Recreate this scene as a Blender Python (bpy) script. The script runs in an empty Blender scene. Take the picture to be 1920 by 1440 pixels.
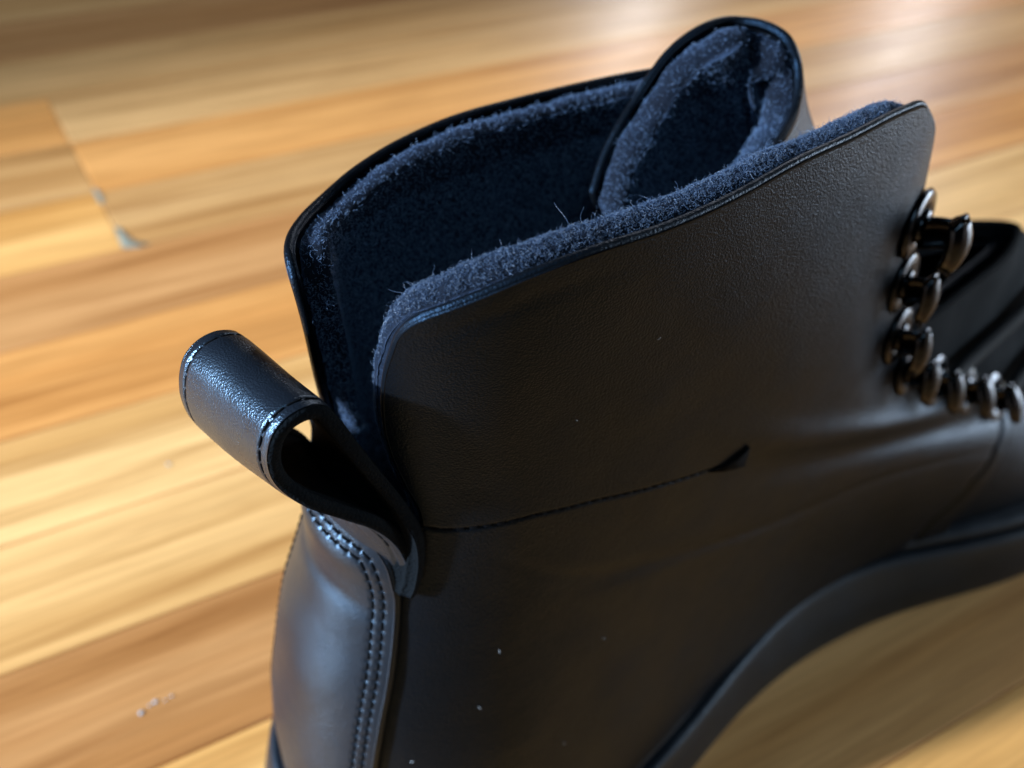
import bpy, math, random
import numpy as np
from mathutils import Matrix, Vector

scene = bpy.context.scene
rng = np.random.default_rng(7)
random.seed(7)

# ------------------------------------------------------------------ camera
CAM_POS = Vector((0.0, 0.0, 0.256))
cam_data = bpy.data.cameras.new("camera")
cam = bpy.data.objects.new("camera", cam_data)
scene.collection.objects.link(cam)
CAM_ROWS = ((0.86230923, 0.28688004, -0.41728005), (-0.49959354, 0.6164523, -0.60859909), (0.08263832, 0.73327103, 0.67489592))
cam.matrix_world = Matrix(((*CAM_ROWS[0], CAM_POS[0]), (*CAM_ROWS[1], CAM_POS[1]), (*CAM_ROWS[2], CAM_POS[2]), (0, 0, 0, 1)))
scene.camera = cam
cam_data.sensor_width = 36.0
cam_data.lens = 37.5
cam_data.clip_start = 0.005
cam_data.clip_end = 60.0
cam_data.dof.use_dof = True
cam_data.dof.focus_distance = 0.157
cam_data.dof.aperture_fstop = 15.0

# ------------------------------------------------------------------ world and lamps
scene.view_settings.view_transform = 'Standard'
scene.view_settings.look = 'None'
scene.view_settings.exposure = 0.0
scene.view_settings.gamma = 1.0
world = bpy.data.worlds.new("World")
scene.world = world
world.use_nodes = True
bg = world.node_tree.nodes["Background"]
bg.inputs[0].default_value = (0.80, 0.90, 1.0, 1.0)
bg.inputs[1].default_value = 0.014

BOOT_O = Vector((0.022, 0.116, 0.0)); BOOT_YAW = math.radians(4.0)

def area_lamp(name, pos, target, sx, sy, power, color, spread=180):
    d = bpy.data.lights.new(name, 'AREA')
    d.shape = 'RECTANGLE'; d.size = sx; d.size_y = sy
    d.energy = power; d.color = color; d.spread = math.radians(spread)
    o = bpy.data.objects.new(name, d); scene.collection.objects.link(o)
    o.location = pos
    o.rotation_euler = (Vector(target) - Vector(pos)).to_track_quat('-Z', 'Y').to_euler()
    return o
beam = bpy.data.lights.new("sunbeam_lamp", 'SPOT')
beam.energy = 620.0; beam.color = (0.66, 0.83, 1.0); beam.spot_size = math.radians(15.5); beam.spot_blend = 0.5; beam.shadow_soft_size = 0.06
beam_o = bpy.data.objects.new("sunbeam_lamp", beam); scene.collection.objects.link(beam_o)
beam_o.location = (-1.80, 0.44, 0.64)
beam_o.rotation_euler = (Vector((0.24, 0.235, 0.0)) - beam_o.location).to_track_quat('-Z', 'Y').to_euler()
area_lamp("window_lamp", (-1.70, 0.42, 0.56), (0.10, 0.12, 0.08), 0.7, 0.85, 46.0, (0.38, 0.63, 1.0))
area_lamp("warm_fill_lamp", (1.40, -1.75, 0.52), (0.1, 0.1, 0.06), 1.7, 0.95, 3.0, (1.0, 0.92, 0.84))  # unseen lamp added for warm reflections on the side leather
area_lamp("lining_fill_lamp", (-0.55, -0.75, 1.9), (0.1, 0.15, 0.12), 1.0, 1.0, 1.35, (0.42, 0.74, 1.0), 70)  # unseen overhead fill, added to light the felt inside the boot
area_lamp("sheen_fill_lamp", (2.35, -0.40, 0.27), (0.15, 0.1, 0.10), 1.3, 0.5, 48.0, (0.70, 0.85, 1.0))  # unseen low lamp added for the grey sheen on the front leather
for _n, _p in (("curtain_gap_lamp", (1.31, 1.62, 0.95)), ("curtain_gap_lamp", (1.72, 1.31, 0.95))):
    area_lamp(_n, _p, (0.4, 0.42, 0.1), 0.06, 1.1, 4.2, (0.92, 0.93, 1.0))

# ------------------------------------------------------------------ materials
def new_mat(name):
    m = bpy.data.materials.new(name); m.use_nodes = True
    nt = m.node_tree; p = nt.nodes["Principled BSDF"]
    return m, nt, p
def node(nt, typ, **kw):
    n = nt.nodes.new(typ)
    for k, v in kw.items(): setattr(n, k, v)
    return n
def ramp(nt, src, stops):
    r = node(nt, 'ShaderNodeValToRGB')
    while len(r.color_ramp.elements) < len(stops): r.color_ramp.elements.new(0.5)
    for e, (p, c) in zip(r.color_ramp.elements, stops):
        e.position = p; e.color = (*c, 1.0) if len(c) == 3 else c
    nt.links.new(src, r.inputs[0]); return r.outputs[0]

def leather_mat(name, base, rough, grain=1.0, scale=1500.0, spec=0.5, coat=0.0, fine=1.0, sheen=0.0, tint=(0.50, 0.74, 1.0)):
    m, nt, p = new_mat(name)
    tc = node(nt, 'ShaderNodeTexCoord')
    v = node(nt, 'ShaderNodeTexVoronoi', feature='SMOOTH_F1'); v.inputs['Scale'].default_value = scale
    v.inputs['Smoothness'].default_value = 0.6
    n = node(nt, 'ShaderNodeTexNoise'); n.inputs['Scale'].default_value = scale * 1.9; n.inputs['Detail'].default_value = 3
    big = node(nt, 'ShaderNodeTexNoise'); big.inputs['Scale'].default_value = 70; big.inputs['Detail'].default_value = 4
    for x in (v, n, big): nt.links.new(tc.outputs['Object'], x.inputs['Vector'])
    mx = node(nt, 'ShaderNodeMath', operation='MULTIPLY_ADD')
    nt.links.new(n.outputs[0], mx.inputs[0]); mx.inputs[1].default_value = 0.7 * fine
    nt.links.new(v.outputs['Distance'], mx.inputs[2])
    b = node(nt, 'ShaderNodeBump'); b.inputs['Strength'].default_value = 0.55 * grain; b.inputs['Distance'].default_value = 0.00022
    nt.links.new(mx.outputs[0], b.inputs['Height'])
    b2 = node(nt, 'ShaderNodeBump'); b2.inputs['Strength'].default_value = 0.25; b2.inputs['Distance'].default_value = 0.0012
    nt.links.new(big.outputs[0], b2.inputs['Height']); nt.links.new(b.outputs[0], b2.inputs['Normal'])
    nt.links.new(b2.outputs[0], p.inputs['Normal'])
    rr = ramp(nt, big.outputs[0], [(0.3, (rough - .06,) * 3), (0.7, (rough + .07,) * 3)])
    nt.links.new(rr, p.inputs['Roughness'])
    cc = ramp(nt, n.outputs[0], [(0.3, tuple(c * .75 for c in base)), (0.75, tuple(c * 1.3 for c in base))])
    nt.links.new(cc, p.inputs['Base Color'])
    p.inputs['Specular IOR Level'].default_value = spec; p.inputs['Specular Tint'].default_value = (*tint, 1)
    p.inputs['Sheen Weight'].default_value = sheen; p.inputs['Sheen Roughness'].default_value = 0.38; p.inputs['Sheen Tint'].default_value = (.8, .9, 1, 1)
    p.inputs['Coat Weight'].default_value = coat; p.inputs['Coat Roughness'].default_value = 0.3
    return m
LEATHER = leather_mat("black_leather", (0.0032, 0.0036, 0.0046), 0.36, 0.75, 2600.0, spec=0.21, tint=(0.26, 0.56, 1.0))
LEATHER_COUNTER = leather_mat("smooth_black_leather", (0.008, 0.0095, 0.013), 0.34, 0.45, 2400.0, spec=0.42)
LEATHER_LOOP = leather_mat("grained_black_leather", (0.007, 0.009, 0.013), 0.30, 0.6, 3000.0, spec=0.65)
SUEDE = leather_mat("raw_leather_edge", (0.003, 0.003, 0.003), 0.9, 1.4, 1800.0, spec=0.12)
RUBBER = leather_mat("black_rubber", (0.007, 0.007, 0.009), 0.42, 0.25, 900.0, spec=0.45)

def simple(name, base, rough, metal=0.0, spec=0.5):
    m, nt, p = new_mat(name)
    tc = node(nt, 'ShaderNodeTexCoord')
    n = node(nt, 'ShaderNodeTexNoise'); n.inputs['Scale'].default_value = 900; n.inputs['Detail'].default_value = 3
    nt.links.new(tc.outputs['Object'], n.inputs['Vector'])
    nt.links.new(ramp(nt, n.outputs[0], [(0.3, tuple(c * .8 for c in base)), (0.7, tuple(c * 1.2 for c in base))]), p.inputs['Base Color'])
    p.inputs['Roughness'].default_value = rough; p.inputs['Metallic'].default_value = metal
    p.inputs['Specular IOR Level'].default_value = spec
    return m
THREAD = simple("black_thread", (0.0025, 0.0025, 0.003), 0.9, 0.0, 0.05)
METAL = simple("gunmetal", (0.045, 0.045, 0.05), 0.22, 1.0)
LACE = simple("black_lace", (0.005, 0.005, 0.006), 0.8, 0.0, 0.2)
FOOTBED = simple("dark_footbed", (0.012, 0.012, 0.014), 0.9)
SUBFLOOR = simple("subfloor_dark", (0.05, 0.03, 0.018), 0.9)
FILLER = simple("grey_filler", (0.34, 0.30, 0.22), 0.5)
LINT = simple("pale_lint", (0.36, 0.36, 0.37), 0.8)

def felt_mat():
    m, nt, p = new_mat("navy_black_felt")
    tc = node(nt, 'ShaderNodeTexCoord')
    n = node(nt, 'ShaderNodeTexNoise'); n.inputs['Scale'].default_value = 700; n.inputs['Detail'].default_value = 5; n.inputs['Roughness'].default_value = 0.7
    nt.links.new(tc.outputs['Object'], n.inputs['Vector'])
    nt.links.new(ramp(nt, n.outputs[0], [(0.3, (0.0015, 0.002, 0.004)), (0.75, (0.005, 0.008, 0.016))]), p.inputs['Base Color'])
    p.inputs['Roughness'].default_value = 0.95; p.inputs['Specular IOR Level'].default_value = 0.15
    b = node(nt, 'ShaderNodeBump'); b.inputs['Strength'].default_value = 0.9; b.inputs['Distance'].default_value = 0.0006
    nt.links.new(n.outputs[0], b.inputs['Height']); nt.links.new(b.outputs[0], p.inputs['Normal'])
    p.inputs['Sheen Weight'].default_value = 0.12; p.inputs['Sheen Roughness'].default_value = 0.5
    p.inputs['Sheen Tint'].default_value = (0.35, 0.55, 1.0, 1)
    return m
FELT = felt_mat()
def fibre_mat(name, col):
    m, nt, p = new_mat(name)
    p.inputs['Base Color'].default_value = (*col, 1)
    p.inputs['Roughness'].default_value = 0.32; p.inputs['Specular IOR Level'].default_value = 0.6
    return m
FIBRE = fibre_mat("felt_fibre", (0.046, 0.072, 0.125)); FIBRE_LIT = fibre_mat("lit_felt_fibre", (0.105, 0.165, 0.28))  # far and tongue fibres coloured lighter to stand in for light inside

def wood_mat():
    m, nt, p = new_mat("varnished_wood")
    tc = node(nt, 'ShaderNodeTexCoord'); oi = node(nt, 'ShaderNodeObjectInfo')
    off = node(nt, 'ShaderNodeVectorMath', operation='SCALE'); off.inputs[0].default_value = (37.0, 19.0, 11.0)
    nt.links.new(oi.outputs['Random'], off.inputs['Scale'])
    add = node(nt, 'ShaderNodeVectorMath', operation='ADD')
    nt.links.new(tc.outputs['Object'], add.inputs[0]); nt.links.new(off.outputs[0], add.inputs[1])
    def grain(sx, sy, det, dist):
        mp = node(nt, 'ShaderNodeMapping'); mp.inputs['Scale'].default_value = (sx, sy, sy)
        nt.links.new(add.outputs[0], mp.inputs[0])
        g = node(nt, 'ShaderNodeTexNoise'); g.inputs['Scale'].default_value = 1.0; g.inputs['Detail'].default_value = det
        g.inputs['Distortion'].default_value = dist; g.inputs['Roughness'].default_value = 0.6
        nt.links.new(mp.outputs[0], g.inputs['Vector']); return g.outputs[0]
    g1 = grain(4.2, 105.0, 5, 0.5); g2 = grain(22.0, 520.0, 4, 0.15); g3 = grain(1.4, 40.0, 2, 0.3)
    c1 = ramp(nt, g1, [(0.28, (0.58, 0.46, 0.34)), (0.47, (0.94, 0.91, 0.86)), (0.64, (1.06, 1.05, 1.03))])
    c2 = ramp(nt, g2, [(0.30, (0.82, 0.78, 0.72)), (0.60, (1.05, 1.05, 1.05))])
    c3 = ramp(nt, g3, [(0.32, (0.80, 0.70, 0.58)), (0.62, (1.10, 1.11, 1.13))])
    cur = oi.outputs['Color']
    for c in (c1, c2, c3):
        mm = node(nt, 'ShaderNodeMix', data_type='RGBA', blend_type='MULTIPLY'); mm.inputs[0].default_value = 1.0
        nt.links.new(cur, mm.inputs[6]); nt.links.new(c, mm.inputs[7]); cur = mm.outputs[2]
    nt.links.new(cur, p.inputs['Base Color'])
    r = ramp(nt, g2, [(0.3, (0.36,) * 3), (0.7, (0.26,) * 3)]); nt.links.new(r, p.inputs['Roughness'])
    b = node(nt, 'ShaderNodeBump'); b.inputs['Strength'].default_value = 0.15; b.inputs['Distance'].default_value = 0.0004
    nt.links.new(g2, b.inputs['Height']); nt.links.new(b.outputs[0], p.inputs['Normal'])
    return m
WOOD = wood_mat()

# ------------------------------------------------------------------ object helpers
def link(name, me, mat, parent=None, smooth=True):
    if mat is not None: me.materials.append(mat)
    if smooth: me.shade_smooth()
    o = bpy.data.objects.new(name, me); scene.collection.objects.link(o)
    if parent is not None: o.parent = parent
    return o
def mesh_from(name, V, Fq):
    me = bpy.data.meshes.new(name)
    V = np.asarray(V, np.float32); Fq = np.asarray(Fq, np.int32)
    n, k = Fq.shape
    me.vertices.add(len(V)); me.vertices.foreach_set('co', V.ravel())
    me.loops.add(n * k); me.loops.foreach_set('vertex_index', Fq.ravel())
    me.polygons.add(n); me.polygons.foreach_set('loop_start', np.arange(0, n * k, k, dtype=np.int32))
    me.update(calc_edges=True); me.validate(); return me
def unit(a): return a / np.maximum(np.linalg.norm(a, axis=-1, keepdims=True), 1e-12)
def grid_faces(n, m, off=0, flip=False):
    i, j = np.meshgrid(np.arange(n - 1), np.arange(m - 1), indexing='ij')
    a = (i * m + j).ravel() + off
    f = np.stack([a, a + m, a + m + 1, a + 1], 1)
    return f[:, ::-1] if flip else f

def spl(t, v, x):
    """smooth curve through knots (t, v), evaluated at x"""
    t = np.asarray(t, float); v = np.asarray(v, float); x = np.asarray(x, float)
    if v.ndim == 1: v = v[:, None]
    d = np.diff(v, axis=0) / np.diff(t)[:, None]
    m = np.zeros_like(v); m[0], m[-1] = d[0], d[-1]
    h = np.diff(t)[:, None]
    m[1:-1] = (d[:-1] * h[1:] + d[1:] * h[:-1]) / (h[1:] + h[:-1])
    i = np.clip(np.searchsorted(t, x, side='right') - 1, 0, len(t) - 2)
    hh = (t[i + 1] - t[i])[..., None]; s = ((x - t[i])[..., None]) / hh
    r = (2*s**3 - 3*s**2 + 1)*v[i] + (s**3 - 2*s**2 + s)*hh*m[i] + (-2*s**3 + 3*s**2)*v[i+1] + (s**3 - s**2)*hh*m[i+1]
    return r
def arc_spl(pts, n):
    pts = np.asarray(pts, float)
    t = np.concatenate([[0], np.cumsum(np.linalg.norm(np.diff(pts, axis=0), axis=1))])
    return spl(t / t[-1], pts, np.linspace(0, 1, n))

def shell(P, Nn, t, seg=6, bulge=1.0):
    """a sheet with thickness: outer face P, inner face P - N t, rounded rim. Returns vertices, quads, inner/rim masks"""
    n, m = P.shape[:2]
    Q = P - Nn * t
    du = unit(np.gradient(P, axis=0)); dv = unit(np.gradient(P, axis=1))
    idx = [(i, 0) for i in range(n)] + [(n - 1, j) for j in range(1, m)] + [(i, m - 1) for i in range(n - 2, -1, -1)] + [(0, j) for j in range(m - 2, 0, -1)]
    idx = np.array(idx); B = len(idx)
    loop = P[idx[:, 0], idx[:, 1]]; nl = Nn[idx[:, 0], idx[:, 1]]
    tan = unit(np.roll(loop, -1, 0) - np.roll(loop, 1, 0))
    out = np.cross(tan, nl)
    out -= nl * (out * nl).sum(-1, keepdims=True); out = unit(out)
    i0, j0 = idx[0]
    # make sure it points away from the sheet
    cen = P[1:-1, 1:-1].reshape(-1, 3)
    inn = np.zeros_like(loop)
    for k, (i, j) in enumerate(idx):
        ii = min(max(i, 1), n - 2); jj = min(max(j, 1), m - 2); inn[k] = P[ii, jj] - P[i, j]
    s = np.sign((out * inn).sum(-1)); s[s == 0] = 1
    out *= -s[:, None]
    for _ in range(8): out = unit(np.roll(out, 1, 0) + out * 2 + np.roll(out, -1, 0))
    V = [P.reshape(-1, 3), Q.reshape(-1, 3)]
    F = [grid_faces(n, m), grid_faces(n, m, n * m, True)]
    ringA = idx[:, 0] * m + idx[:, 1]; prev = ringA; base = 2 * n * m
    for k in range(1, seg + 1):
        if k == seg: cur = ringA + n * m
        else:
            ph = math.pi * k / seg
            V.append(loop - nl * (t / 2) + nl * (t / 2 * math.cos(ph)) + out * (t / 2 * bulge * math.sin(ph)))
            cur = base + np.arange(B); base += B
        F.append(np.stack([prev, np.roll(prev, -1), np.roll(cur, -1), cur], 1)); prev = cur
    return np.concatenate(V), np.concatenate(F), n * m, B * (seg - 1)

def tube(path, r, k=8, flat=1.0, up=(0, 0, 1), cap=True):
    path = np.asarray(path, float); n = len(path)
    r = np.broadcast_to(np.asarray(r, float), (n,))
    t = unit(np.gradient(path, axis=0)); u = np.array(up, float)
    a = unit(np.cross(t, u)); b = np.cross(a, t)
    ph = np.linspace(0, 2 * math.pi, k, endpoint=False)
    V = path[:, None] + r[:, None, None] * (a[:, None] * np.cos(ph)[None, :, None] + b[:, None] * np.sin(ph)[None, :, None] * flat)
    F = []
    for i in range(n - 1):
        for j in range(k): F.append((i*k + j, i*k + (j+1) % k, (i+1)*k + (j+1) % k, (i+1)*k + j))
    V = V.reshape(-1, 3); F = list(F)
    if cap:
        V = np.concatenate([V, path[:1], path[-1:]]); c0, c1 = n*k, n*k + 1
        for j in range(0, k, 1):
            F.append((c0, (j+1) % k, j, j)); F.append((c1, (n-1)*k + j, (n-1)*k + (j+1) % k, (n-1)*k + (j+1) % k))
    return V, F
def mesh_poly(name, V, F):
    me = bpy.data.meshes.new(name)
    F = [tuple(dict.fromkeys(int(x) for x in f)) for f in F]
    me.from_pydata([tuple(map(float, v)) for v in V], [], [f for f in F if len(f) > 2]); me.update(); return me
def join(parts):
    V, F, o = [], [], 0
    for v, f in parts:
        V.append(np.asarray(v)); F += [tuple(int(i) + o for i in ff) for ff in f]; o += len(v)
    return np.concatenate(V), F

def wob(p, f, a, seed=0):
    """cheap smooth 3-D noise from a few sines"""
    r = np.random.default_rng(seed); s = 0
    for k in range(7):
        d = unit(r.normal(size=3)) * f * r.uniform(.6, 1.7)
        s = s + np.sin(p @ d + r.uniform(0, 6.28))
    return s * a / 3.0

# ------------------------------------------------------------------ the boot's outer form: horizontal sections of the last
CTRL={ # z: near idx0..6, far idx 7..11
.020:[(.0115,-.005),(.024,-.031),(.068,-.0415),(.155,-.0245),(.230,-.036),(.283,-.031),(.303,.004),(.280,.037),(.20,.046),(.12,.036),(.060,.0315),(.022,.021)],
.035:[(.0110,-.004),(.022,-.029),(.066,-.0395),(.150,-.0245),(.218,-.0335),(.272,-.028),(.297,.004),(.272,.036),(.195,.044),(.12,.035),(.058,.0315),(.021,.021)],
.055:[(.0125,-.003),(.022,-.0255),(.060,-.0355),(.132,-.0265),(.198,-.0295),(.246,-.0225),(.281,.001),(.246,.028),(.185,.036),(.112,.032),(.055,.030),(.021,.0195)],
.080:[(.0175,-.001),(.026,-.0205),(.055,-.030),(.110,-.0275),(.158,-.0258),(.201,-.0178),(.256,-.001),(.203,.019),(.155,.029),(.10,.030),(.053,.028),(.0255,.0185)],
.105:[(.0230,0),(.031,-.0175),(.054,-.0265),(.095,-.028),(.134,-.0255),(.167,-.0172),(.227,-.001),(.170,.0165),(.132,.026),(.09,.029),(.053,.027),(.031,.0175)],
.130:[(.0235,0),(.031,-.0175),(.053,-.026),(.090,-.028),(.123,-.0257),(.1495,-.0175),(.196,-.001),(.150,.0155),(.118,.026),(.086,.029),(.053,.027),(.031,.0175)],
.155:[(.0205,0),(.028,-.018),(.050,-.0265),(.087,-.0270),(.121,-.0230),(.1455,-.0150),(.160,0),(.138,.0155),(.114,.027),(.083,.031),(.050,.029),(.028,.019)],
.185:[(.016,0),(.023,-.019),(.046,-.028),(.085,-.0255),(.121,-.0195),(.146,-.0115),(.151,.003),(.134,.015),(.112,.029),(.080,.034),(.046,.032),(.023,.0205)],
.215:[(.012,0),(.019,-.020),(.042,-.029),(.084,-.0240),(.121,-.0160),(.146,-.0085),(.151,.005),(.132,.016),(.110,.031),(.078,.036),(.042,.034),(.019,.021)],
}
ZL=np.array(sorted(CTRL)); CP=np.array([CTRL[z] for z in ZL]) # nz,12,2
# natural cubic in z
def _nat(x,y):
    n=len(x); h=np.diff(x); A=np.zeros((n,n)); b=np.zeros((n,)+y.shape[1:])
    A[0,0]=A[-1,-1]=1
    for i in range(1,n-1):
        A[i,i-1]=h[i-1];A[i,i]=2*(h[i-1]+h[i]);A[i,i+1]=h[i]
        b[i]=3*((y[i+1]-y[i])/h[i]-(y[i]-y[i-1])/h[i-1])
    c=np.linalg.solve(A,b.reshape(n,-1)).reshape(b.shape)
    return c
CZ=_nat(ZL,CP)
def ctrl(z):
    z=np.asarray(z,float); i=np.clip(np.searchsorted(ZL,z)-1,0,len(ZL)-2)
    h=(ZL[i+1]-ZL[i])[...,None,None]; t=(np.clip(z,ZL[0]-.02,ZL[-1]+.02)-ZL[i])[...,None,None]
    a=CP[i];c=CZ[i];d=(CZ[i+1]-c)/(3*h);b=(CP[i+1]-a)/h-h*(2*c+CZ[i+1])/3
    return a+b*t+c*t*t+d*t**3
# periodic cubic spline over 12 uniformly spaced
_A=np.zeros((12,12))
for i in range(12): _A[i,i]=4;_A[i,(i+1)%12]=1;_A[i,i-1]=1
_Ai=np.linalg.inv(_A)
def S(u,z):
    """u in [0,1): 0 back, .5 front, near side first. returns (...,3)"""
    u=np.asarray(u,float);z=np.asarray(z,float);u,z=np.broadcast_arrays(u,z)
    K=ctrl(z) # ...,12,2
    y=K
    rhs=3*(np.roll(y,-1,-2)-np.roll(y,1,-2))
    m=np.einsum('ij,...jk->...ik',_Ai,rhs)
    s=(u%1.)*12; i=np.floor(s).astype(int)%12; t=(s-np.floor(s))[...,None]
    def g(a,i): return np.take_along_axis(a,i[...,None,None].repeat(2,-1),-2)[...,0,:]
    p0=g(y,i);p1=g(y,(i+1)%12);m0=g(m,i);m1=g(m,(i+1)%12)
    h=(2*t**3-3*t**2+1)*p0+(t**3-2*t**2+t)*m0+(-2*t**3+3*t**2)*p1+(t**3-t**2)*m1
    return np.concatenate([h,z[...,None]],-1)
def N(u,z):
    e=1e-3
    a=S(u+e,z)-S(u-e,z); b=S(u,z+e)-S(u,z-e)
    n=np.cross(a,b); n/=np.linalg.norm(n,axis=-1,keepdims=True)
    return n   # sign to be checked


# ------------------------------------------------------------------ floor
floor_me = bpy.data.meshes.new("floor")
V = [(-1.2, -1.4, -.03), (3.2, -1.4, -.03), (3.2, 3.0, -.03), (-1.2, 3.0, -.03), (-1.2, -1.4, -.014), (3.2, -1.4, -.014), (3.2, 3.0, -.014), (-1.2, 3.0, -.014)]
floor_me.from_pydata(V, [], [(0, 3, 2, 1), (4, 5, 6, 7), (0, 1, 5, 4), (1, 2, 6, 5), (2, 3, 7, 6), (3, 0, 4, 7)])
floor = link("floor", floor_me, SUBFLOOR, smooth=False)
floor['kind'] = 'structure'; floor['label'] = 'floor of narrow varnished pale and orange wood boards'
STEP = 0.0433; W = STEP - 0.0003
plank_mesh = {}
def plank(x0, x1, row, col):
    L = round(x1 - x0, 4); y0 = 0.19 + row * STEP
    if L not in plank_mesh:
        h, w, c = (L - .0003) / 2, W / 2, .0004
        v = [(-h, -w, -.014), (h, -w, -.014), (h, w, -.014), (-h, w, -.014), (-h, -w, -c), (h, -w, -c), (h, w, -c), (-h, w, -c),
             (-h + c, -w + c, 0), (h - c, -w + c, 0), (h - c, w - c, 0), (-h + c, w - c, 0)]
        f = [(0, 3, 2, 1)] + [(i, (i+1) % 4, 4 + (i+1) % 4, 4 + i) for i in range(4)] + [(4 + i, 4 + (i+1) % 4, 8 + (i+1) % 4, 8 + i) for i in range(4)] + [(8, 9, 10, 11)]
        me = bpy.data.meshes.new("floorboard"); me.from_pydata(v, [], f); me.materials.append(WOOD); plank_mesh[L] = me
    o = bpy.data.objects.new("floorboard", plank_mesh[L]); scene.collection.objects.link(o)
    o.parent = floor; o.location = ((x0 + x1) / 2, y0 + STEP / 2, 0); o.color = (*col, 1.0)
PALE, TAN, ORANGE, BROWN, HONEY = (.90, .495, .195), (.73, .375, .145), (.78, .335, .10), (.61, .275, .10), (.86, .43, .14)
ROWCOL = {10: BROWN, 11: TAN, 12: BROWN, -5: BROWN, -4: HONEY, -3: TAN, -2: HONEY, -1: BROWN, 0: PALE, 1: PALE, 2: ORANGE, 3: BROWN, 4: HONEY, 5: TAN, 6: BROWN, 7: TAN, 8: BROWN, 9: TAN}
LEFTCOL = {4: HONEY, 5: TAN, 6: ORANGE, 7: TAN}
for row in range(-34, 62):
    if row in (4, 5, 6): cuts = [-1.15, -.55, 0.059, 0.86, 1.7, 2.5, 3.15]
    else:
        a = -1.15 + random.choice((.1, .2, .3, .4, .5)); cuts = [-1.15, a]
        while cuts[-1] < 3.1: cuts.append(min(3.15, cuts[-1] + random.choice((.9, 1.1, 1.3))))
        if -7 < row < 9: cuts = [-1.15, -.45 - .05 * (row % 3), .75 + .11 * (row % 4), 1.9, 3.15]
    near = -8 < row < 12
    if not near and row % 1 == 0: cuts = [-1.15, 1.0 + .3 * (row % 3), 3.15]
    for k in range(len(cuts) - 1):
        col = ROWCOL.get(row) or random.choice((PALE, TAN, ORANGE, BROWN, HONEY))
        if row in LEFTCOL and cuts[k + 1] < 0.1: col = LEFTCOL[row]
        elif k > 1: col = random.choice((PALE, TAN, ORANGE, HONEY))
        j = random.uniform(.93, 1.07)
        plank(cuts[k], cuts[k + 1], row, tuple(c * j for c in col))
def blot(name, pts, h, mat):
    """a low irregular smear on the boards"""
    n = len(pts); c = np.mean(pts, 0)
    V = [(x, y, .0002) for x, y in pts] + [(c[0] + (x - c[0]) * .7, c[1] + (y - c[1]) * .7, h) for x, y in pts]
    F = [(i, (i+1) % n, n + (i+1) % n, n + i) for i in range(n)] + [tuple(range(n, 2 * n))]
    me = bpy.data.meshes.new(name); me.from_pydata(V, [], F); return link(name, me, mat, floor)
blot("joint_filler", [(.0580, .3640), (.0598, .3628), (.064, .3618), (.0685, .3622), (.0645, .3650), (.0622, .3700), (.0608, .378), (.0590, .379), (.0585, .370)], .0004, FILLER)
blot("joint_filler", [(.0580, .398), (.0600, .397), (.0604, .404), (.0598, .410), (.0582, .409)], .0003, FILLER)
fl = []
for x, y, s in ((.008, .163, .0010), (.0105, .1641, .0006), (.0122, .1645, .0008), (.0145, .1638, .0005), (.0162, .1642, .0006), (.078, .290, .0016), (.040, .2445, .0009)):
    a = np.linspace(0, 2 * math.pi, 7, endpoint=False); rr = s * rng.uniform(.6, 1.2, 7)
    V = np.stack([x + rr * np.cos(a), y + .6 * rr * np.sin(a), np.full(7, .0001)], 1)
    V = np.concatenate([V, V * [1, 1, 0] + [0, 0, .00025]]); c = V[:7].mean(0)
    V[7:, :2] = c[:2] + (V[7:, :2] - c[:2]) * .8
    fl.append((V, [(i, (i+1) % 7, 7 + (i+1) % 7, 7 + i) for i in range(7)] + [tuple(range(7, 14))]))
v, f = join(fl); o = link("floor_flecks", mesh_poly("floor_flecks", v, f), LINT, floor); o['kind'] = 'stuff'

# ------------------------------------------------------------------ the boot
boot = bpy.data.objects.new("ankle_boot", None); scene.collection.objects.link(boot)
boot.location = BOOT_O; boot.rotation_euler = (0, 0, BOOT_YAW); boot.empty_display_size = .05
boot['label'] = 'black leather ankle boot with felt lining and heel pull loop standing on the wooden floor'
boot['category'] = 'boot'

def part(name, V, F, mat, parent=boot, label=None, kind=None):
    me = mesh_from(name, V, F) if isinstance(F, np.ndarray) else mesh_poly(name, V, F)
    o = link(name, me, mat, parent)
    if label: o['label'] = label
    if kind: o['kind'] = kind
    return o

def coons(L, Rr, bot, top, n, m):
    """(u, z) patch between a left and right edge (functions of b) and a bottom and top edge (functions of a)"""
    a = np.linspace(0, 1, n)[:, None, None]; b = np.linspace(0, 1, m)[None, :, None]
    l = L(b[0, :, 0])[None]; r = Rr(b[0, :, 0])[None]; d = bot(a[:, 0, 0])[:, None]; t = top(a[:, 0, 0])[:, None]
    return (1-a)*l + a*r + (1-b)*d + b*t - ((1-a)*(1-b)*l[:, :1] + a*(1-b)*r[:, :1] + (1-a)*b*l[:, -1:] + a*b*r[:, -1:])
def knots(rows):
    k = np.array(rows, float); return lambda x: spl(k[:, 0], k[:, 1:], x)
def line(p, q):
    p, q = np.array(p, float), np.array(q, float); return lambda x: p + (q - p) * np.asarray(x)[:, None]
def by_arc(pts):
    pts = np.array(pts, float); s = pts * [.22, 1.0]
    t = np.concatenate([[0], np.cumsum(np.linalg.norm(np.diff(s, axis=0), axis=1))]); t /= t[-1]
    return lambda x: spl(t, pts, x)

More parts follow.
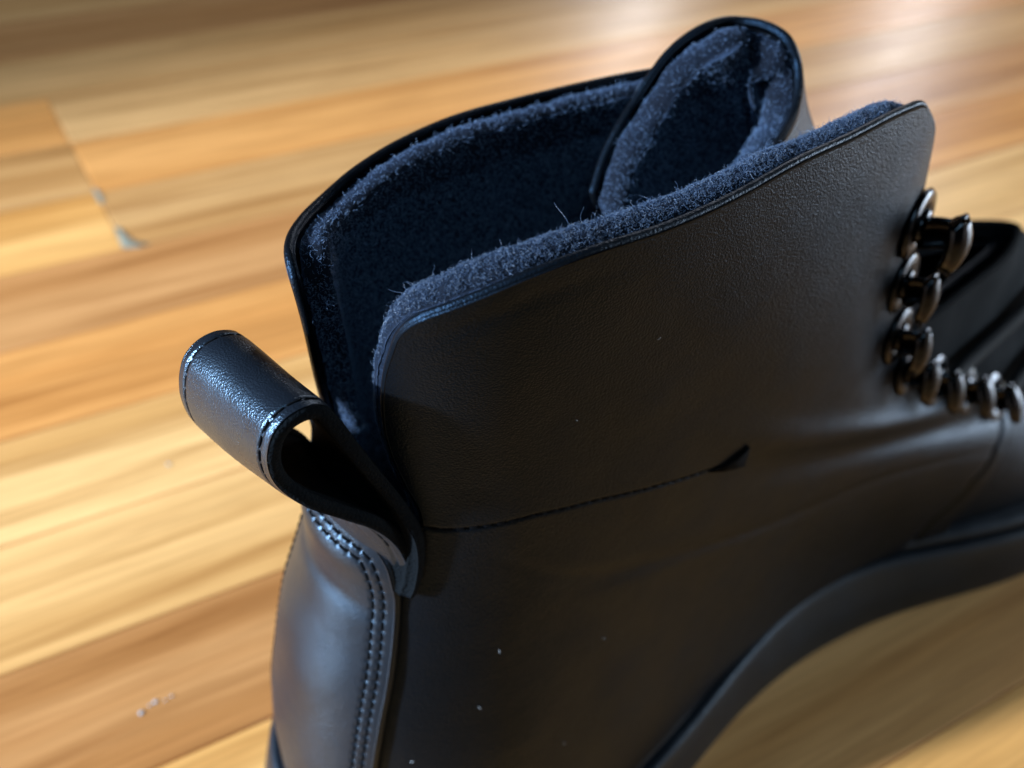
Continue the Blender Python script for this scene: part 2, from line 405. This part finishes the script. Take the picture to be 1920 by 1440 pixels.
NEAR_TOP = [(.0963, .1653), (.1053, .1666), (.1243, .1691), (.1484, .1719), (.1745, .1734), (.2021, .1735), (.2337, .1740), (.2621, .1748), (.2940, .1745), (.3356, .1739), (.3556, .1728), (.3686, .1700)]
NEAR_L = [(0, 0, .0185), (.25, 0, .06), (.42, .0, .09), (.50, .002, .104), (.55, .034, .1115), (.60, .072, .1140), (.64, .083, .1170), (.67, .0815, .1210), (.715, .0705, .1275), (.765, .0615, .1345), (.82, .0590, .1420), (.87, .0640, .1505), (.91, .0720, .1565), (.94, .0785, .1605), (.97, .0868, .1633), (1, .0963, .1653)]
NEAR_R = [(0, .295, .0185), (.1, .3075, .0317), (.2, .3345, .0470), (.28, .359, .0555), (.35, .389, .0622), (.40, .4025, .0650), (.45, .4045, .0720), (.53, .4055, .0850), (.61, .4018, .0950), (.67, .4010, .1035), (.74, .4057, .1127), (.81, .4104, .1228), (.87, .4128, .1317), (.92, .4140, .1418), (.955, .4090, .1540), (.98, .3920, .1640), (1, .3686, .1700)]
FAR_TOP = [(.9365, .1572), (.9122, .1566), (.8823, .1565), (.8541, .1578), (.8251, .1593), (.7917, .1605), (.7601, .1607), (.724, .1610), (.6857, .1617), (.650, .1625), (.625, .161)]
FAR_L = [(0, 1, .0185), (.25, 1, .06), (.44, 1, .09), (.52, .998, .103), (.58, .965, .1095), (.63, .935, .1115), (.67, .928, .1145), (.72, .938, .1215), (.79, .9530, .1315), (.86, .9660, .1430), (.92, .9685, .1510), (.955, .9640, .1555), (.98, .9510, .1573), (1, .9365, .1572)]
FAR_R = [(0, .70, .0185), (.1, .69, .0317), (.2, .66, .0470), (.28, .635, .0555), (.35, .606, .0622), (.40, .5975, .0650), (.45, .5955, .0720), (.53, .595, .0850), (.61, .602, .0967), (.67, .606, .1050), (.74, .606, .1130), (.81, .604, .1220), (.87, .602, .1300), (.92, .600, .1380), (.955, .602, .1460), (.98, .609, .1550), (1, .625, .161)]
SEAM = np.array([(.0853, .1172), (.0966, .1170), (.1211, .1174), (.1521, .1179), (.1846, .1162), (.218, .1132), (.2423, .1108), (.250, .1095)])

def metric(uv):   # metres of surface per unit u
    e = 1e-3
    return np.linalg.norm(S(uv[..., 0] + e, uv[..., 1]) - S(uv[..., 0] - e, uv[..., 1]), axis=-1) / (2 * e)

def quarter_form(uv, near=True):
    u, z = uv[..., 0], uv[..., 1]
    p, nn = S(u, z), N(u, z)
    off = wob(p, 260, .00012, 3) + wob(p, 90, .0003, 4)
    if near:
        zs = np.interp(u, SEAM[:, 0], SEAM[:, 1])
        d = z - zs
        inside = 1 / (1 + np.exp((u - .252) / .0018))
        off = off - .00035 * np.exp(-(d / .00050) ** 2) * inside
        off = off + .0004 * np.exp(-np.maximum(d, 0) / .007) * (d > 0) * np.tanh(np.maximum(d, 0) / .0006) * inside
        # soft flex fold from the seam end towards the lacing, and shallow ankle creases
        zl = .1165 - (u - .255) * .30
        win = 1 / (1 + np.exp(-(u - .262) / .012)) / (1 + np.exp((u - .392) / .012))
        off = off + win * (.0013 * np.exp(-((z - zl) / .0060) ** 2) - .0011 * np.exp(-((z - zl + .0125) / .0065) ** 2))
        for q, (du, dz, am) in enumerate(((.20, .093, .00035), (.23, .083, .00045), (.29, .071, .0004))):
            zq = dz - (u - du) * .22 + .0012 * np.sin(u * 60 + q)
            off = off - am * np.exp(-((z - zq) / .0022) ** 2) * np.exp(-((u - du) / .05) ** 2)
        # stitched groove just behind the front edge over the vamp
        kk = np.array(NEAR_R); low = kk[kk[:, 2] < .068]
        de = (np.interp(z, low[:, 2], low[:, 1]) - u) * .235
        off = off - .0007 * np.exp(-((de - .0022) / .0005) ** 2) * (z < .0665)
        # folded top edge: a soft dent under the rim near the back corner
        zt = np.interp(u, [x for x, _ in NEAR_TOP], [x for _, x in NEAR_TOP])
        off = off - .0002 * np.exp(-((zt - z - .0042) / .0021) ** 2) * np.exp(-((u - .135) / .055) ** 2)
    return p + nn * off[..., None], nn

uvq = coons(knots(NEAR_L), knots(NEAR_R), line((0, .0185), (.300, .0185)), by_arc(NEAR_TOP), 420, 460)
Pq, Nq = quarter_form(uvq)
v, f, _, _ = shell(Pq, Nq, .0015, 6, 1.1)
part("quarter", v, f, LEATHER, label="near side panel with a seamed collar")
uvf = coons(knots(FAR_L), knots(FAR_R), line((1, .0185), (.70, .0185)), by_arc(FAR_TOP), 160, 160)
Pf, Nf = quarter_form(uvf, False)
v, f, _, _ = shell(Pf, Nf, .0018, 6, 1.1)
part("quarter", v, f, LEATHER, label="far side panel")

# seam stitches along the collar
def capsule(n_len, r, k=6):
    x = np.array([-.5, -.42, -.2, .2, .42, .5]) * n_len; rr = np.array([.25, .75, 1, 1, .75, .25]) * r
    ph = np.linspace(0, 2 * math.pi, k, endpoint=False)
    V = np.stack([np.repeat(x, k), np.outer(rr, np.cos(ph)).ravel(), np.outer(rr, np.sin(ph)).ravel()], 1)
    F = [(i*k + j, i*k + (j+1) % k, (i+1)*k + (j+1) % k, (i+1)*k + j) for i in range(5) for j in range(k)]
    return V, F + [tuple(range(k))[::-1], tuple(range(5*k, 6*k))]
def stitch_row(name, path, normals, spacing, length, r, parent, proto):
    """one mesh-sharing object per stitch along a path; returns the needle holes"""
    seg = np.linalg.norm(np.diff(path, axis=0), axis=1); t = np.concatenate([[0], np.cumsum(seg)])
    holes = []
    for s in np.arange(spacing * .5, t[-1], spacing):
        c = np.array([np.interp(s, t, path[:, k]) for k in range(3)])
        a = np.array([np.interp(min(s + spacing * .4, t[-1]), t, path[:, k]) for k in range(3)]) - np.array([np.interp(max(s - spacing * .4, 0), t, path[:, k]) for k in range(3)])
        nn = np.array([np.interp(s, t, normals[:, k]) for k in range(3)])
        x = a / np.linalg.norm(a); y = np.cross(nn, x); y /= np.linalg.norm(y); zz = np.cross(x, y)
        o = bpy.data.objects.new(name, proto); scene.collection.objects.link(o); o.parent = parent
        o.matrix_local = Matrix(((x[0], y[0], zz[0], c[0]), (x[1], y[1], zz[1], c[1]), (x[2], y[2], zz[2], c[2]), (0, 0, 0, 1)))
        holes.append(c - x * spacing * .5)
    return np.array(holes)
def proto_stitch(length, r):
    v, f = capsule(length, r); me = mesh_poly("stitch", v, f); me.materials.append(THREAD); me.shade_smooth(); return me
sm = arc_spl(SEAM * [1, 1], 120)
sp_, sn_ = quarter_form(sm)
quarter = bpy.data.objects["quarter"]
stitch_row("stitch", sp_ + sn_ * .00012, sn_, .0023, .0017, .00027, quarter, proto_stitch(.0018, .00040))
tri = np.array([(.2395, .1108), (.2480, .1113), (.2555, .1128), (.2580, .1140), (.2575, .1105), (.2568, .1073), (.2525, .1078), (.2465, .1090)])
tp, tn = quarter_form(tri)
cen = tp.mean(0) + tn.mean(0) * .0011
vv = np.concatenate([tp + tn * .0007, tp - tn * .001, [cen - tn.mean(0) * .0004]])
k = len(tri)
part("bar_tack", vv, [(i, (i+1) % k, 2*k) for i in range(k)] + [(i, k + i, k + (i+1) % k, (i+1) % k) for i in range(k)], THREAD, quarter)

# vamp: the inner body of the upper, front of the boot and toe
uu = np.linspace(0, 1, 241); zz = np.linspace(.0150, .106, 80)
U, Z = np.meshgrid(uu, zz, indexing='ij')
Pv = S(U, Z); Nv = N(U, Z)
Pv = Pv - Nv * (.0021 + .003 * np.clip((Z - .098) / .008, 0, 1))[..., None]
ft = .5 + .5 * np.cos(2 * math.pi * (U - .5))
top = Pv.copy()
v, f, _, _ = shell(Pv, Nv, .0015, 4, 1)
vamp = part("vamp", v, f, LEATHER)

# dark tongue front between the facings
U, Z = np.meshgrid(np.linspace(.405, .595, 60), np.linspace(.0615, .108, 60), indexing='ij')
Pw = S(U, Z); Nw = N(U, Z)
Pw = Pw + Nw * (.0006 + 0 * U + wob(Pw, 160, .0005, 51))[..., None]
v, f, _, _ = shell(Pw, Nw, .0016, 4, 1)
part("tongue_front", v, f, SUEDE)

# heel counter strip on the back
CL = [(0, -.066, .0185), (.3, -.068, .045), (.55, -.074, .069), (.70, -.0757, .0823), (.82, -.0725, .0946), (.90, -.0685, .1015), (.955, -.0600, .1078), (.985, -.0500, .1102), (1, -.0420, .1108)]
CR = [(b, -u, z) for b, u, z in CL]
def counter_form(uv):
    u, z = uv[..., 0], uv[..., 1]
    p, nn = S(u, z), N(u, z)
    off = .0019 + .0019 * np.exp(-((z - .1050) / .0052) ** 2) * np.exp(-(u / .075) ** 2) - .0006 * np.exp(-((z - .0945) / .0022) ** 2) * np.exp(-(u / .06) ** 2)
    off = off + wob(p, 140, .00022, 9) + wob(p, 420, .00006, 10)
    return p + nn * off[..., None], nn
uvc = coons(knots(CL), knots(CR), line((-.066, .0185), (.066, .0185)), by_arc([(-.0420, .1108), (-.02, .1114), (0, .1116), (.02, .1114), (.0420, .1108)]), 150, 330)
Pc, Nc = counter_form(uvc)
def inset(curve, d):
    """move a (u, z) curve sideways on the surface by d metres, towards u = 0"""
    g = metric(curve); s = np.stack([curve[:, 0] * g, curve[:, 1]], 1)
    t = unit(np.gradient(s, axis=0)); nrm = np.stack([t[:, 1], -t[:, 0]], 1)
    return np.stack([(s[:, 0] + nrm[:, 0] * d) / g, s[:, 1] + nrm[:, 1] * d], 1)
edge = np.concatenate([knots(CL)(np.linspace(0.05, 1, 160)), by_arc([(-.0420, .1108), (0, .1116), (.0420, .1108)])(np.linspace(0, 1, 40))[1:-1], knots(CR)(np.linspace(1, 0.05, 160))])
counter = None; holes = []; rows = []
for d in (.0021, .0041):
    c = inset(edge, d); k = np.ones(9) / 9
    c = np.stack([np.convolve(np.pad(c[:, i], 4, 'edge'), k, 'valid') for i in range(2)], 1)
    rows.append(counter_form(c))
spacing = .0024
for p, nn in rows:
    seg = np.linalg.norm(np.diff(p, axis=0), axis=1); t = np.concatenate([[0], np.cumsum(seg)])
    for s in np.arange(0, t[-1], spacing): holes.append([np.interp(s, t, p[:, k]) for k in range(3)])
holes = np.array(holes)
flat = Pc.reshape(-1, 3); disp = np.zeros(len(flat))
for h in holes: disp = np.maximum(disp, np.float64(.00042) * np.exp(-((flat - h) ** 2).sum(-1) / .00052 ** 2))
for p, nn in rows:
    dm = np.full(len(flat), 1e9)
    for q in p[::2]: dm = np.minimum(dm, ((flat - q) ** 2).sum(-1))
    disp = np.maximum(disp, np.float64(.00022) * np.exp(-dm / .00045 ** 2))
Pc = Pc - Nc * disp.reshape(Pc.shape[:2])[..., None]
v, f, _, _ = shell(Pc, Nc, .0019, 6, .9)
counter = part("heel_counter", v, f, LEATHER_COUNTER, label="smooth leather strip up the back with two stitched rows")
pst = proto_stitch(.0019, .00030)
for p, nn in rows: stitch_row("stitch", p - nn * .00010, nn, spacing, .0019, .0003, counter, pst)

# pull loop
LOOP = [(.0296, -.0178, .1010), (.0292, -.0178, .1045), (.0284, -.0175, .1085), (.0260, -.0174, .1155), (.0220, -.0170, .1219), (.0172, -.0160, .1263), (.0109, -.0155, .1329), (.0085, -.0145, .1362), (.0068, -.0145, .1409), (.0067, -.0145, .1454), (.0080, -.0145, .1490), (.0105, -.0145, .1511), (.0134, -.0145, .1516), (.0160, -.0145, .1506), (.0182, -.0150, .1472), (.0203, -.0155, .1427), (.0255, -.0160, .1314), (.0294, -.0170, .1224), (.0309, -.0175, .1183), (.0316, -.0176, .1130), (.0312, -.0178, .1065), (.0308, -.0178, .1040), (.0302, -.0176, .1015)]
def loop_form(n, m):
    K = arc_spl(np.array(LOOP), n); Y = np.linspace(0, 1, m)[None, :]
    z0 = K[:, 2:]
    base = 1 / (1 + np.exp((z0 - .119) / .0048)); tip = np.clip((z0 - .112) / .03, 0, 1)
    x = K[:, :1] + base * (-.0257 * Y + .0212 * Y * Y) - tip * .0030 * Y
    z = z0 - tip * .0036 * Y
    half = np.linspace(-1, 1, n)[:, None]; openw = np.exp(-((z0 - .131) / .009) ** 2) * np.where(half < 0, np.tanh(half * 6), .35 * np.tanh(half * 6)) * .0032
    x = x + openw * Y; z = z + openw * .5 * Y
    y = K[:, 1:2] + (.0105 + .0025 * base - K[:, 1:2]) * Y
    P_ = np.stack([x, y, z], -1)
    return P_, unit(np.cross(np.gradient(P_, axis=0), np.gradient(P_, axis=1)))
Pl, Nl = loop_form(360, 120)
mid = Pl.reshape(-1, 3).mean(0)
if ((Pl - mid) * Nl).sum() < 0: Nl = -Nl
lrow = []; disp = np.zeros(Pl.shape[:2])
warc = np.linalg.norm(np.diff(Pl, axis=1), axis=-1); warc = np.concatenate([np.zeros((len(warc), 1)), np.cumsum(warc, 1)], 1)
Lw = warc[:, -1:]
for d in (warc - .0019, Lw - warc - .0019):
    disp = np.maximum(disp, .00032 * np.exp(-(d / .00034) ** 2))
disp += .0002 * np.exp(-(np.minimum(warc, Lw - warc) / .0012) ** 2)
Nl0, Pl0 = Nl, Pl
Pl = Pl - Nl * disp[..., None] + Nl * wob(Pl, 300, .00012, 21)[..., None]
v, f, _, _ = shell(Pl, Nl, .0023, 6, .55)
me_loop = mesh_from("pull_loop", v, f)
loop = link("pull_loop", me_loop, LEATHER_LOOP, boot)
me_loop.materials.append(SUEDE)
nm = Pl.shape[0] * Pl.shape[1]; nq = (Pl.shape[0] - 1) * (Pl.shape[1] - 1)
mi = np.zeros(len(f), np.int32); mi[nq:] = 1; me_loop.polygons.foreach_set('material_index', mi)
loop['label'] = 'leather pull loop folded over at the heel'
pst2 = proto_stitch(.0023, .00020)
for j in (0, 1):
    tgt = .0019
    row = np.stack([[np.interp(tgt if j == 0 else Lw[i, 0] - tgt, warc[i], Pl0[i, :, k]) for k in range(3)] for i in range(len(Pl0))])
    rn = Nl0[:, 8 if j == 0 else -8]
    stitch_row("stitch", (row - rn * .00022)[40:320], rn[40:320], .0027, .0023, .0002, loop, pst2)

# felt linings
def lining(name, L, Rr, bot, top, tpts, inset_, t, n, m, label):
    uv = coons(L, Rr, bot, top, n, m)
    u, z = uv[..., 0], uv[..., 1]
    p, nn = S(u, z), N(u, z)
    p = p - nn * inset_ + nn * wob(p, 350, .00015, 31)[..., None]
    # shrink slightly from the leather edge so that its round rim ends level with it
    v, f, ng, nb = shell(p, nn, t, 8, .55)
    v = v + (wob(v, 900, .00012, 32) + wob(v, 3200, .00012, 33))[:, None] * unit(v - v.mean(0))
    o = part(name, v, f, FELT, label=label)
    return o, v, f, ng
def cut(K, b0, z0):
    """upper part of an edge curve from b0 upwards, starting at height z0"""
    K = [k for k in K if k[0] > b0]; k0 = K[0]
    out = [(0, k0[1], z0)] + [((b - b0) / (1 - b0) * .75 + .25, u, z) for b, u, z in K]
    return knots(out)
def pull(K, dz, du):
    return [(b, u + du, z - dz * min(1, max(0, (z - .10) / .03))) for b, u, z in K]
def top_like(T, L_, R_):
    T = np.array(T); f = np.linspace(0, 1, len(T))[:, None]
    return by_arc(T + (np.array(L_[-1][1:]) - T[0]) * (1 - f) + (np.array(R_[-1][1:]) - T[-1]) * f)
NL2 = pull(NEAR_L, .0010, -.009); NR2 = pull(NEAR_R, .0010, -.010)
near_felt, v_nf, f_nf, ng_nf = lining("felt_lining", cut(NL2, .56, .050), cut(NR2, .76, .118), line(cut(NL2, .56, .050)(np.array([0.]))[0], cut(NR2, .76, .118)(np.array([0.]))[0]), top_like(NEAR_TOP, NL2, NR2), None,   .0016, .0052, 240, 120, "thick felt inside the near collar")
FL2 = pull(FAR_L, .0015, -.006); FR2 = pull(FAR_R, .0015, .012)
far_felt, v_ff, f_ff, ng_ff = lining("felt_lining", cut(FL2, .59, .050), cut(FR2, .76, .114), line(cut(FL2, .59, .050)(np.array([0.]))[0], cut(FR2, .76, .114)(np.array([0.]))[0]), top_like(FAR_TOP, FL2, FR2), None, .0019, .0046, 240, 120, "thick felt inside the far collar")

# tongue
RIM = np.array([(.0845, .0135, .1500), (.089, .0170, .1550), (.093, .0188, .1590), (.097, .0203, .1620), (.1015, .0213, .1665), (.106, .0220, .1700), (.1125, .0212, .1735), (.121, .0193, .1741), (.1235, .0147, .1745), (.125, .0102, .1735), (.126, .0066, .1697), (.125, .0045, .1676), (.121, .0006, .1638), (.115, -.0031, .1623), (.109, -.0064, .1606), (.103, -.0095, .158)])
LOW = np.array([(.098, .0130), (.104, .0165), (.111, .0185), (.118, .0195), (.126, .0195), (.134, .0190), (.140, .0185), (.1455, .0150), (.149, .0110), (.1505, .0060), (.150, .001), (.1475, -.0040), (.143, -.0080), (.136, -.0110), (.129, -.0130), (.122, -.0140)])
LOW = arc_spl(LOW, len(RIM)) + [.010, 0]
a_r = arc_spl(RIM, 150); a_l = arc_spl(np.concatenate([LOW, np.full((len(LOW), 1), .092)], 1), 150)
b = np.linspace(0, 1, 90)[None, :, None]
Pt = a_l[:, None] * (1 - b) + a_r[:, None] * b
Pt[..., 0] += .004 * np.sin(math.pi * b[..., 0]) * np.exp(-((np.linspace(0, 1, 150)[:, None] - .55) / .3) ** 2)
Nt = unit(np.cross(np.gradient(Pt, axis=0), np.gradient(Pt, axis=1)))
if (Nt[75, 45] @ np.array([1, 0, 0])) < 0: Nt = -Nt
Pt = Pt + Nt * wob(Pt, 200, .0003, 41)[..., None]
v, f, _, _ = shell(Pt, Nt, .0017, 6, 1.0)
tongue = part("tongue", v, f, LEATHER)
Ptf = Pt[:, :-2] - Nt[:, :-2] * .0016
aa = np.linspace(0, 1, 150)[:, None]
fold = .0036 * np.exp(-((aa - .62) / .05) ** 2) - .0016 * np.exp(-((aa - .50) / .05) ** 2) + .0014 * np.exp(-((aa - .40) / .06) ** 2)
Ptf = Ptf - Nt[:, :-2] * 0
v_tf, f_tf, ng_tf, _ = shell(Ptf, Nt[:, :-2], .0058, 8, .6)
inner = np.arange(ng_tf, 2 * ng_tf)
nrm_i = Nt[:, :-2].reshape(-1, 3)
v_tf[inner] -= nrm_i * (fold + 0 * Ptf[..., 0]).reshape(-1)[:, None]
v_tf = v_tf + (wob(v_tf, 700, .00035, 42) + wob(v_tf, 2400, .0001, 43))[:, None] * unit(v_tf - v_tf.mean(0))
tongue_felt = part("felt_lining", v_tf, f_tf, FELT, label="felt inside the tongue")

# felt fibres
def fibres(parent, V, F, n, lmin, lmax, weight=None, lift=.55, radius=.000022, curl=1.0, seed=0, tail=0.0, mat=None):
    r = np.random.default_rng(seed)
    A, B_, C_, D = (V[F[:, k]] for k in range(4))
    nn = np.cross(C_ - A, D - B_); area = np.linalg.norm(nn, axis=-1); nn = unit(nn)
    w = area if weight is None else area * weight((A + C_) / 2, nn)
    k = r.choice(len(F), n, p=w / w.sum())
    s, t = r.random((2, n, 1))
    p = (A[k] * (1 - s) + B_[k] * s) * (1 - t) + (D[k] * (1 - s) + C_[k] * s) * t
    d = unit(nn[k] * lift + unit(r.normal(size=(n, 3))) * .8)
    L = (lmin + (lmax - lmin) * r.random((n, 1)) ** 2.5)
    if tail: L = np.where(r.random((n, 1)) < tail, L * r.uniform(1.6, 3.2, (n, 1)), L)
    Kp = 6; pts = np.zeros((n, Kp, 3)); pts[:, 0] = p - nn[k] * .0002
    ax = unit(r.normal(size=(n, 3))); ang = r.normal(size=(n, 1)) * .75 * curl
    for q in range(1, Kp):
        pts[:, q] = pts[:, q - 1] + d * L / (Kp - 1)
        c, s_ = np.cos(ang), np.sin(ang)
        d = d * c + np.cross(ax, d) * s_ + ax * (ax * d).sum(-1, keepdims=True) * (1 - c)
        d = unit(d + r.normal(size=(n, 3)) * .15 * curl)
    hc = bpy.data.hair_curves.new("felt_fibres"); hc.add_curves([Kp] * n)
    hc.attributes['position'].data.foreach_set('vector', pts.astype(np.float32).ravel())
    ra = hc.attributes.get('radius') or hc.attributes.new('radius', 'FLOAT', 'POINT')
    rad = np.tile(np.linspace(1, .55, Kp), (n, 1)) * radius
    ra.data.foreach_set('value', rad.astype(np.float32).ravel())
    hc.materials.append(mat or FIBRE)
    o = bpy.data.objects.new("felt_fibres", hc); scene.collection.objects.link(o); o.parent = parent; o['kind'] = 'stuff'
    return o
def orient(V, F, outward_ref=None): return F
def high(z0, z1): return lambda c, n: np.clip((c[:, 2] - z0) / (z1 - z0), 0, 1) ** 1.3 + 1e-6  # pale fibres thin out with depth, standing in for shade inside the boot
def skip_outer(F, ng): return F[(F.min(1) >= ng)]
def fix(V, F, cref):
    return F
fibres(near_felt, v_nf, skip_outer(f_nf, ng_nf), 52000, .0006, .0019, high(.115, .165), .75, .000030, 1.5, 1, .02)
fibres(far_felt, v_ff, skip_outer(f_ff, ng_ff), 85000, .0005, .0016, lambda c, n: np.clip((c[:, 2] - .085) / .045, 0, 1) * np.where(c[:, 2] > .1535, .35, 1) + 1e-6, .6, .000028, 1.4, 2, .008, FIBRE_LIT)  # cover thinned deep down as painted shade, and at the bright rim
fibres(tongue_felt, v_tf, skip_outer(f_tf, ng_tf), 38000, .0005, .0015, lambda c, n: np.clip((c[:, 2] - .10) / .04, 0, 1) * np.where(c[:, 2] > .163, .5, 1) + 1e-6, .5, .000027, 1.4, 3, 0.0, FIBRE_LIT)

# footbed inside
uu = np.linspace(0, 1, 97)[:-1]
ring = S(uu, np.full(96, .024)); ring = ring - N(uu, np.full(96, .024)) * .0042
c = ring.mean(0)
V = np.concatenate([ring, ring - [0, 0, .004], [c]]); k = 96
F = [(i, (i+1) % k, 2*k) for i in range(k)] + [(i, k + i, k + (i+1) % k, (i+1) % k) for i in range(k)]
part("insole", V, F, FOOTBED)

# sole
US = [0, .05, .10, .15, .175, .2, .225, .25, .275, .30, .325, .35, .42, .5, .58, .65, .72, .78, .85, .92, .96, 1.0]
DS = [.0045, .0045, .0042, .004, .0038, .0036, .0022, .0014, .0026, .005, .0066, .0074, .0075, .0075, .0075, .0072, .005, .003, .0038, .0042, .0045, .0045]
uu = np.linspace(0, 1, 361)[:-1]
ds = spl(US, DS, uu)[:, 0]
b0 = S(uu, np.full(360, .022)); n0 = N(uu, np.full(360, .022)); n0[:, 2] = 0; n0 = unit(n0)
bx = b0[:, 0]
zb = .009 * np.clip((bx - .245) / .06, 0, 1) ** 2
flare = .0022 + .0042 * np.exp(-((bx - .165) / .038) ** 2) * (uu < .5)
ztop = .0205
def rings(levels):
    V = [b0 * [1, 1, 0] + n0 * (ds + dd + 0 * bx)[:, None] + np.stack([0*bx, 0*bx, z + 0*bx], 1) for dd, z in levels]
    k = 360; F = []
    for i in range(len(V) - 1):
        j = np.arange(k); F.append(np.stack([i*k + j, i*k + (j+1) % k, (i+1)*k + (j+1) % k, (i+1)*k + j], 1))
    return np.concatenate(V), np.concatenate(F)
side = [(-.004 - .02, .0006), (-.0022, 0.0), (-.0004, .0011), (.0004, .003), (.0002, .5), (0, .95), (-.0003, 1.0)]
lv = []
def zmix(f_): return zb + (ztop - zb) * f_
lv = [(-.022, zb), (flare - .0014, zb), (flare - .0001, zb + .0010), (flare + .0001, zb + .0026), (flare * .55, zmix(.5)), (flare * .08, zmix(.86)), (-.0006, zmix(.96)), (-.0014, zmix(1.0)), (-.0030, zmix(1.0) - .0004), (-.012, zmix(1.0) - .0012)]
v, f = rings(lv); part("outsole", v, f[:, ::-1].copy(), RUBBER)
lv = [(-.0102, .0185 + 0*bx), (-.0040, .0190 + 0*bx), (-.0033, .0212 + 0*bx), (-.0040, .0229 + 0*bx), (-.0058, .0236 + 0*bx), (-.010, .0233 + 0*bx)]
v, f = rings(lv); part("welt", v, f[:, ::-1].copy(), RUBBER)
# speed hooks along both facings
def hook_meshes():
    th = np.linspace(0, 2 * math.pi, 25)[:-1]
    def disc(r0, r1, z0, z1):
        prof = [(r0, z0), (r1 - .0003, z0), (r1, (z0 + z1) / 2), (r1 - .0003, z1), (r0, z1)]
        V = [(r * math.cos(t), 1.35 * r * math.sin(t), z) for r, z in prof for t in th]; k = 24
        return np.array(V), [(l*k + i, l*k + (i+1) % k, ((l+1) % 5)*k + (i+1) % k, ((l+1) % 5)*k + i) for l in range(5) for i in range(k)]
    base = disc(.0014, .0046, 0, .0011); rivet = disc(.0001, .0022, .0008, .0019)
    path = np.array([(0, -.0010, .0010), (0, .0005, .0030), (0, .0014, .0056), (0, .0006, .0078), (0, -.0018, .0090), (0, -.0042, .0084), (0, -.0054, .0068)])
    K = arc_spl(path, 22); w = np.interp(np.linspace(0, 1, 22), [0, .3, .6, .85, 1], [.0020, .0017, .0034, .0040, .0030])
    t = unit(np.gradient(K, axis=0)); nn = np.cross(t, [1, 0, 0])
    ss = np.linspace(-1, 1, 9)
    Pp = K[:, None] + ss[None, :, None] * w[:, None, None] * np.array([1, 0, 0]) - nn[:, None] * (.0012 * (ss[None, :, None] ** 2))
    v, f, _, _ = shell(Pp, np.repeat(nn[:, None], 9, 1), .0008, 4, 1)
    return mesh_poly("speed_hook", *join([base, rivet])), mesh_from("hook_curl", v, f)
HB, HC = hook_meshes()
for me in (HB, HC): me.materials.append(METAL); me.shade_smooth()
HOOKS = [(.408, .1435), (.407, .1290), (.401, .1130), (.396, .0990), (.399, .0880), (.400, .0780), (.398, .0695)]
lace_pts = {1: [], -1: []}
for sgn in (1, -1):
    for u, z in HOOKS:
        if sgn < 0:
            u = 1 - u
            if z > .14: z -= .012
        p, nn = S(np.array(u), np.array(z)), N(np.array(u), np.array(z))
        e = 1e-3; tz = unit(S(np.array(u), np.array(z + e)) - S(np.array(u), np.array(z - e)))
        x = np.cross(tz, nn); x = unit(x)
        # local x runs along the facing, the curl opens away from the lacing (local +y towards the lacing)
        yv = x * (1 if sgn > 0 else -1); 
        fx = unit(S(np.array(.5), np.array(z)) - p); yv = unit(fx - nn * (fx @ nn)); xv = np.cross(yv, nn)
        c = p + nn * .0002
        Mx = Matrix(((xv[0], yv[0], nn[0], c[0]), (xv[1], yv[1], nn[1], c[1]), (xv[2], yv[2], nn[2], c[2]), (0, 0, 0, 1)))
        o = bpy.data.objects.new("speed_hook", HB); scene.collection.objects.link(o); o.parent = boot; o.matrix_local = Mx @ Matrix.Diagonal((1.6, 1.3, 1.3, 1) if z > .138 else (1.5, 1.0, 0.95, 1))
        q = bpy.data.objects.new("hook_curl", HC); scene.collection.objects.link(q); q.parent = o
        lace_pts[sgn].append(c + nn * .0045 + yv * .0002)
# laces lying over the tongue, crossing from hook to hook
for k in (4, 6):
    for sgn in (1,):
        u0, z0 = HOOKS[k]; u1, z1 = HOOKS[k - 1]
        t = np.linspace(0, 1, 30)
        u = u0 + (1 - u1 - u0) * t
        z = z0 + (min(z1, .094) - z0) * t
        if sgn < 0: u = 1 - u
        p, nn = S(u, z), N(u, z)
        path = p + nn * (.0024 + (.0016 if sgn > 0 else .0) * np.sin(math.pi * t) + .0022 * np.exp(-np.minimum(t, 1 - t) / .05))[:, None]
        v, f = tube(path, .0021, 12, .8, (.75, 0, .65)); part("lace", v, f, LACE)

# lint specks on the leather
lt = []
for u, z in ((.171, .139), (.094, .060), (.14, .085), (.205, .152), (.13, .072), (.32, .15), (.16, .052), (.115, .046), (.185, .075)):
    p, nn = quarter_form(np.array([[u, z]])); p = p[0] + nn[0] * .0002
    d = unit(rng.normal(size=3)); d -= nn[0] * (d @ nn[0]); d = unit(d) * rng.uniform(.0003, .0010)
    lt.append(tube(np.array([p - d * .5, p + nn[0] * .00015, p + d * .5]), .00006, 5, up=nn[0]))
v, f = join(lt); part("lint", v, f, LINT, kind='stuff')
